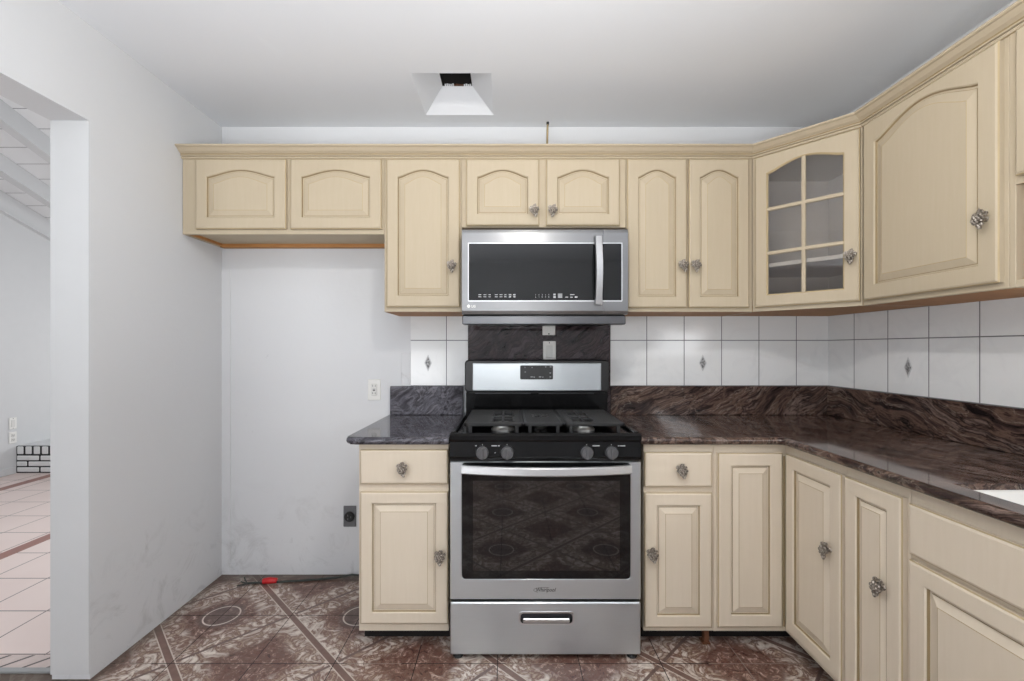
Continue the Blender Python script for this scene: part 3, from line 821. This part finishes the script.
for row, z in enumerate((1.487, 1.4775)):
    for k, xx in enumerate((-.135, -.112, -.089, -.060, -.038, -.017)):
        b.box(xx, xx+.013-(k % 3 == 2)*.003, MY+.0006, MY+.0022, z, z+.0028, M['mark'])
    for k, xx in enumerate((.004, .024)):
        b.box(xx, xx+.010, MY+.0006, MY+.0022, z-.001, z+.004, M['mark'])
for row, (digits, z) in enumerate((('12345', 1.486), ('67890', 1.4755))):
    for k, ch in enumerate(digits): text_mb(b, ch, .124+k*.0152, MY+.0016, z, .008, M['mark'])
for k, (xx, z, w_, h_) in enumerate(((.207, 1.486, .011, .007), (.207, 1.4735, .011, .009), (.228, 1.4735, .020, .020), (.2835, 1.4875, .02, .003), (.262, 1.476, .013, .003), (.284, 1.476, .012, .003), (.305, 1.4755, .013, .005))):
    b.box(xx, xx+w_, MY+.0006, MY+.0022, z, z+h_, M['mark'] if k != 2 else M['markdim'])
b.build('control_lettering', mw)
b = MB()
b.lathe([(.0075, 0), (.0072, .0006), (.0001, .0006)], (-.180, MY, 1.436), '-y', M['plastic'], 18)
text_mb(b, 'LG', -.167, MY-.0005, 1.4305, .0155, M['plastic'], bold=.0003)
b.build('logo', mw)

# ------------------------------------------------------------------ range
st = thing('gas_range', 'freestanding stainless gas range with black cooktop and four front knobs', 'stove', (.149, -.35, 0))
rx0, rx1 = -.2315, .5305; rc = (rx0+rx1)/2; RY = -.684
b = MB(); b.box(rx0+.004, rx1-.004, -.645, -.03, .03, .875, M['enamel2']); b.build('body', st)
for sx in (rx0+.03, rx1-.03):
    for sy in (-.648, -.08):
        b = MB(); b.lathe([(.019, 0), (.021, .004), (.016, .012), (.011, .016), (.011, .034), (.0001, .034)], (sx, sy-.01, 0), 'z', M['rubber'], 16)
        b.build('foot', st)
def rrect(x0, x1, z0, z1, r, y, n=5):
    o = []
    for cx, cz, a0 in ((x1-r, z0+r, -PI/2), (x1-r, z1-r, 0), (x0+r, z1-r, PI/2), (x0+r, z0+r, PI)):
        for k in range(n+1):
            a = a0+PI/2*k/n; o.append((cx+r*math.cos(a), y, cz+r*math.sin(a)))
    return o
# storage drawer
b = MB()
hx0, hx1, hz0, hz1 = .047, .259, .144, .19
dz0, dz1 = .020, .229
rq = rrect
b.loops([rq(rx0, rx1, dz0, dz1, .006, -.646), rq(rx0, rx1, dz0, dz1, .006, RY+.004), rq(rx0+.004, rx1-.004, dz0+.004, dz1-.004, .005, RY), rq(hx0, hx1, hz0, hz1, .014, RY), rq(hx0+.002, hx1-.002, hz0+.002, hz1-.002, .014, RY+.024)], M['steel'])
d = b.build('storage_drawer', st)
b = MB()
ring = []
b.loops([rrect(hx0-.006, hx1+.006, hz0-.005, hz1+.005, .016, RY+.001), rrect(hx0-.004, hx1+.004, hz0-.003, hz1+.003, .016, RY-.003), rrect(hx0+.002, hx1-.002, hz0+.003, hz1-.003, .014, RY-.002), rrect(hx0+.004, hx1-.004, hz0+.005, hz1-.005, .012, RY+.023)],
        M['chrome'], cap0=False, mats=[M['chrome'], M['chrome'], M['steel_dark']], cap1=True)
b.box(hx0+.012, hx1-.012, RY-.004, RY+.004, hz0+.004, hz0+.022, M['chrome'], .004)
b.build('handle', d)
# oven door
b = MB()
ox0, ox1, oz0, oz1 = rx0, rx1, .2405, .792
wx0, wx1, wz0, wz1 = -.186, .491, .32, .7885
outer = rrect(ox0, ox1, oz0, oz1, .004, RY+.004); fro = rrect(ox0+.003, ox1-.003, oz0+.003, oz1-.003, .004, RY)
inn = rrect(wx0, wx1, wz0, wz1, .016, RY); inn2 = rrect(wx0+.002, wx1-.002, wz0+.002, wz1-.002, .015, RY+.003)
b.loops([rrect(ox0, ox1, oz0, oz1, .004, -.646), outer, fro, inn, inn2], M['steel'], cap1=False)
dr = b.build('oven_door', st)
b = MB(); b.loops([rrect(wx0+.001, wx1-.001, wz0+.001, wz1-.001, .016, RY+.006), rrect(wx0+.001, wx1-.001, wz0+.001, wz1-.001, .016, RY+.0025)], M['glassblk']); b.build('door_glass', dr)
b = MB(); b.loops([rrect(-.140, .447, .355, .715, .004, RY+.0026), rrect(-.140, .447, .355, .715, .004, RY+.0018)], M['glassin']); b.build('oven_window', dr)
b = MB()
L = []
for k in range(21):
    u = k/20; xx = wx0+.002+u*(wx1-wx0-.004); yy = RY-.012-.040*math.sin(PI*u)**.8; z = .764
    L.append([(xx, yy+.008, z-.017), (xx, yy-.008, z-.0165), (xx, yy-.0125, z-.012), (xx, yy-.0105, z+.012), (xx, yy-.006, z+.0165), (xx, yy+.008, z+.017)])
b.loops(L, M['steel_bar'])
for xx in (wx0+.003, wx1-.028): b.box(xx, xx+.025, RY-.014, RY+.002, .75, .778, M['chrome'], .003)
b.build('handle', dr)
b = MB(); text_mb(b, 'Whirlpool', .1095, RY-.0003, .273, .0215, M['logo'], shear=.3, sx=.88, bold=.0002)
b.tube([(.108+.074*math.cos(a)*.55+.035, RY-.0006, .279+.0105*math.sin(a)) for a in [i*.22+1.0 for i in range(15)]], .0007, M['logo'], 5)
b.build('logo', dr)
b = MB(); b.box(rx0+.002, rx1-.002, -.67, -.645, .2295, .2405, M['black']); b.build('lower_gap_shade', st)  # black strip standing in for the shade between door and drawer
b = MB(); b.box(rx0+.002, rx1-.002, -.678, -.645, .792, .800, M['black']); b.build('upper_gap_shade', st)  # black strip standing in for the shade above the door
# control panel + knobs
b = MB(); b.xprism([(-.60, .80), (RY-.002, .80), (RY-.004, .812), (RY+.002, .870), (-.60, .872)], rx0, rx1, M['enamel']); b.build('control_panel', st)
for i, xx in enumerate((-.1015, -.0035, .3135, .412)):
    kn = MB(); kn.lathe([(.029, 0), (.028, .002), (.0001, .002)], (xx, RY-.002, .829), '-y', M['enamel2'], 24)
    kn.lathe([(.0245, 0), (.024, .016), (.021, .021), (.0001, .021)], (xx, RY-.004, .829), '-y', M['knobgrey'], 24)
    kn.box(xx-.0055, xx+.0055, RY-.032, RY-.022, .829-.024, .829+.022, M['knobgrey'], .003)
    kn.box(xx-.001, xx+.001, RY-.0035, RY-.001, .8565, .8615, M['mark'])
    kn.build('knob', st)
b = MB()
for xx, w_ in ((-.131, .006), (-.066, .022), (-.04, .007), (.341, .024), (.337, .006), (.438, .006), (.447, .02)):
    b.box(xx, xx+w_, RY-.004, RY-.0008, .8535, .857, M['mark'])
b.box(-.053, -.050, RY-.0045, RY-.002, .826, .829, M['mark'])
b.build('control_lettering', st)
# cooktop tray with raised rim
b = MB()
b.xprism([(RY-.004, .8725), (RY-.007, .880), (RY-.007, .896), (RY+.004, .904), (RY+.022, .903), (RY+.04, .892), (-.10, .892), (-.10, .872)], rx0-.001, rx1+.001, M['enamel'])
b.box(rx0-.003, rx0+.02, RY+.03, -.10, .89, .905, M['enamel'], .004); b.box(rx1-.02, rx1+.003, RY+.03, -.10, .89, .905, M['enamel'], .004)
b.build('cooktop', st)
for (bx, by, rad) in ((-.022, -.53, .05), (-.022, -.27, .042), (.324, -.53, .05), (.324, -.27, .042), (rc, -.40, .034)):
    b = MB(); b.lathe([(rad, 0), (rad, .006), (rad*.86, .012), (rad*.82, .014)], (bx, by, .892), 'z', M['alu'], 24)
    b.lathe([(rad*.8, .014), (rad*.78, .021), (rad*.7, .023), (.0001, .023)], (bx, by, .892), 'z', M['enamel2'] if by > -.5 else M['alu'], 24); b.build('burner', st)
# grates
ZG = .932
def grate(x0, x1, y0, y1, holes, q=1.35):
    b = MB(); m = M['iron']; bw = .012
    b.box(x0, x1, y0, y0+.014, ZG-.014, ZG, m, .003); b.box(x0, x1, y1-.014, y1, ZG-.014, ZG, m, .003)
    b.box(x0, x0+.014, y0, y1, ZG-.014, ZG, m, .003); b.box(x1-.014, x1, y0, y1, ZG-.014, ZG, m, .003)
    ys = y0+.024
    while ys < y1-.022:
        segs = [(x0+.01, x1-.01)]
        for hx, hy, r in holes:
            if abs(ys+bw/2-hy) < r*q:
                ns = []
                for a, c in segs:
                    if hx-r > a: ns.append((a, min(c, hx-r)))
                    if hx+r < c: ns.append((max(a, hx+r), c))
                segs = ns
        for a, c in segs: b.box(a, c, ys, ys+bw, ZG-.009, ZG-.001, m, .002)
        ys += .0195
    for hx, hy, r in holes:
        b.box(hx-.005, hx+.005, hy-r*q-.01, hy+r*q+.01, ZG-.010, ZG+.001, m, .002); b.box(hx-r-.01, hx+r+.01, hy-.005, hy+.005, ZG-.010, ZG+.001, m, .002)
        b.box(hx-r-.006, hx-r+.003, hy-r*q, hy+r*q, ZG-.011, ZG, m); b.box(hx+r-.003, hx+r+.006, hy-r*q, hy+r*q, ZG-.011, ZG, m)
    for xx in (x0+.02, x1-.034):
        for yy in (y0+.001, y1-.015): b.box(xx, xx+.013, yy, yy+.013, .8925, ZG-.012, m)
    b.build('grate', st)
grate(-.184, .0645, -.605, -.185, [(-.022, -.485, .045), (-.022, -.305, .045)])
grate(.2365, .488, -.605, -.185, [(.324, -.485, .045), (.324, -.305, .045)])
grate(.0655, .2355, -.605, -.185, [(rc, -.39, .032)])
# backguard
b = MB(); b.xprism([(-.10, .872), (-.125, .872), (-.128, 1.012), (-.10, 1.012)], rx0+.012, rx1-.012, M['enamel'])
b.box(rx0+.012, rx1-.012, -.13, -.045, .88, .912, M['enamel'])
b.build('riser', st)
b = MB(); b.box(rx0+.014, rx1-.014, -.118, -.05, 1.0, 1.018, M['black'])
for k in range(2): b.box(rx0+.06+k*.33, rx0+.06+k*.33+.29, -.132, -.12, 1.006, 1.013, M['steel_dark'], .002)
b.build('vent_slot', st)
b = MB(); bx0, bx1 = -.222, .519; YG = -.168
b.loops([rrect(bx0, bx1, 1.018, 1.184, .02, -.05), rrect(bx0, bx1, 1.018, 1.184, .02, YG+.006), rrect(bx0+.006, bx1-.006, 1.024, 1.178, .018, YG)], M['enamel2'])
b.box(rx0+.03, rx1-.03, YG+.02, -.05, 1.012, 1.02, M['enamel2']); b.build('backguard', st)
b = MB(); b.loops([rrect(-.181, .477, 1.026, 1.168, .004, YG), rrect(-.181, .477, 1.026, 1.168, .004, YG-.004), rrect(-.178, .474, 1.029, 1.165, .004, YG-.006)], M['steel']); b.build('steel_panel', st)
b = MB(); b.loops([rrect(.062, .230, 1.0845, 1.156, .006, YG-.006), rrect(.062, .230, 1.0845, 1.156, .006, YG-.009)], M['enamel2'])
dp = b.build('display', st)
b = MB()
for xx, z, w_ in ((.085, 1.143, .004), (.12, 1.143, .006), (.19, 1.146, .006), (.213, 1.146, .009), (.085, 1.12, .006), (.212, 1.115, .008), (.212, 1.095, .008), (.115, 1.095, .012), (.13, 1.094, .008), (.158, 1.095, .012), (.175, 1.094, .006)):
    b.box(xx, xx+w_, YG-.0096, YG-.0088, z, z+.005, M['markdim'])
b.box(.112, .19, YG-.0096, YG-.0088, 1.116, 1.138, M['enamel2']); b.build('control_lettering', dp)

# ------------------------------------------------------------------ ceiling vent, light, cables
hx0, hx1, hy0, hy1 = -.4275, -.075, -.49, -.131
cv = thing('ceiling_vent', 'square funnel-shaped vent opening in the ceiling with a dark duct', 'vent', ((hx0+hx1)/2, (hy0+hy1)/2, ZC))
ix0, ix1, iy0, iy1, iz = -.326, -.178, -.385, -.236, 2.549
sq = lambda a, c, d, e, z: [(a, d, z), (c, d, z), (c, e, z), (a, e, z)]
b = MB(); b.loops([sq(hx0-.001, hx1+.001, hy0-.001, hy1+.001, ZC-.0005), sq(hx0+.003, hx1-.003, hy0+.003, hy1-.003, ZC+.003), sq(ix0, ix1, iy0, iy1, iz)], M['ceil'], cap0=False, cap1=False); b.build('funnel', cv)
b = MB(); b.loops([sq(ix0, ix1, iy0, iy1, iz), sq(ix0, ix1, iy0, iy1, iz+.45)], M['duct'], cap0=False); 
b.build('duct', cv)
b = MB()
for k in range(14):
    xx = ix0+.012+k*.0095; b.box(xx, xx+.007, iy1-.010, iy1-.001, iz-.002, iz+random.uniform(.002, .007), M['rust'] if 4 < k < 10 else M['ceil'])
b.build('torn_edge', cv)

lf = thing('ceiling_light', 'dark bronze ceiling light with one bare bulb above the kitchen floor', 'lamp', (.12, -1.74, ZC))
b = MB(); b.lathe([(.0001, 0), (.075, 0), (.07, -.015), (.03, -.03), (.0001, -.03)], (.12, -1.74, ZC-.001), 'z', M['bronze'], 32); b.build('canopy', lf)
b = MB(); b.tube([(.12, -1.74, ZC-.025), (.12, -1.74, ZC-.11)], .018, M['bronze'], 12); b.build('socket', lf)
b = MB(); b.ball((.12, -1.74, ZC-.15), .03, M['bulb'], 16); b.build('bulb', lf)

b = MB(); b.tube([(.207, -.06, 2.174), (.209, -.058, 2.30), (.213, -.056, 2.445)], .0055, M['rod'], 8)
b.tube([(.213, -.056, 2.445), (.2135, -.056, 2.458)], .007, M['slot'], 8)
tag(b.build('electric_cable'), 'thin tan cable rising from the cabinet top to the ceiling', 'cable')

c = thing('loose_cable', 'dark cable lying on the floor along the bare wall, with a red taped joint', 'cable', (-1.15, -.07, 0))
b = MB(); pts = []
for (xx, yy, z) in ((-.50, -.05, .008), (-.66, -.05, .008), (-.76, -.035, .010), (-.84, -.045, .022), (-.92, -.05, .010), (-1.02, -.065, .006), (-1.13, -.08, .006), (-1.24, -.095, .007), (-1.33, -.10, .007), (-1.37, -.105, .007)): pts.append((xx, yy, z))
b.tube(pts, .0055, M['cable'], 8); b.build('wire', c)
b = MB(); b.tube([(-1.292, -.099, .015), (-1.258, -.096, .017), (-1.222, -.093, .015)], [.014, .017, .013], M['red'], 10); b.build('red_joint', c)
b = MB()
for a in (-.02, .0, .022): b.tube([(-1.37, -.105, .007), (-1.385-a*.3, -.112+a, .014), (-1.40, -.118+a*1.6, .022+a*.3)], .003, M['cable'], 6)
b.build('wire_end', c)

# living-room outlet + switch on its grey wall
TL = Matrix.Translation((-4.9, 2.02, 0)) @ Matrix.Rotation(PI/2, 4, 'Z')
outlet('wall_outlet', 'small outlet on the living room wall beside the brick hearth, below a switch', -.02, 0, .36, T=TL)
outlet('wall_switch_plate', 'small switch plate on the living room wall above an outlet', -.02, 0, .50, T=TL, gang='switch')

# ------------------------------------------------------------------ lights and camera
def area(name, loc, rot, sx, sy, power, col=(1, 1, 1)):
    l = bpy.data.lights.new(name, 'AREA'); l.shape = 'RECTANGLE'; l.size = sx; l.size_y = sy; l.energy = power; l.color = col
    o = bpy.data.objects.new(name, l); COL.objects.link(o); o.location = loc; o.rotation_euler = rot; return o
area('rear_fill', (-2.3, YB+.05, 1.2), (PI/2+1.0, 0, -.25), 2.6, 1.8, 120, (.96, .98, 1))  # added fill lamp behind the camera; the rear wall has no door
area('daylight_side_window', (XR+.10, -2.08, 1.55), (PI/2+.6, 0, PI/2), 1.2, .85, 26, (.95, .975, 1))
area('ceiling_upfill', (-.1, -2.85, .95), (PI, 0, 0), 1.0, .7, 62, (.94, .975, 1))  # unseen fill lamp added to brighten the ceiling from below
area('living_floor_fill', (-2.15, .9, 2.3), (0, .6, 0), .6, 1.6, 26, (.98, .99, 1))  # fill lamp added out of view behind the wall, for the living room floor
area('living_far_fill', (-3.2, 4.9, 1.2), (-PI/2-.7, 0, 0), 2.6, 1.6, 90, (.98, .99, 1))  # fill lamp added before the solid far wall, aimed up at the planks
w = bpy.data.worlds.new('World'); SC.world = w; w.use_nodes = True
w.node_tree.nodes['Background'].inputs[0].default_value = (.9, .95, 1, 1); w.node_tree.nodes['Background'].inputs[1].default_value = .6

cam = bpy.data.cameras.new('Camera'); co = bpy.data.objects.new('Camera', cam); COL.objects.link(co)
co.location = (0, -2.5, 1.245); co.rotation_euler = (PI/2, 0, 0)
cam.sensor_width = 36; cam.lens = 455/1024*36; cam.shift_x = 4/1024; cam.shift_y = 7.5/1024; cam.clip_start = .05
SC.camera = co
vs = SC.view_settings
vs.view_transform = 'Standard'; vs.look = 'None'; vs.gamma = 1; vs.use_curve_mapping = False; vs.exposure = 0
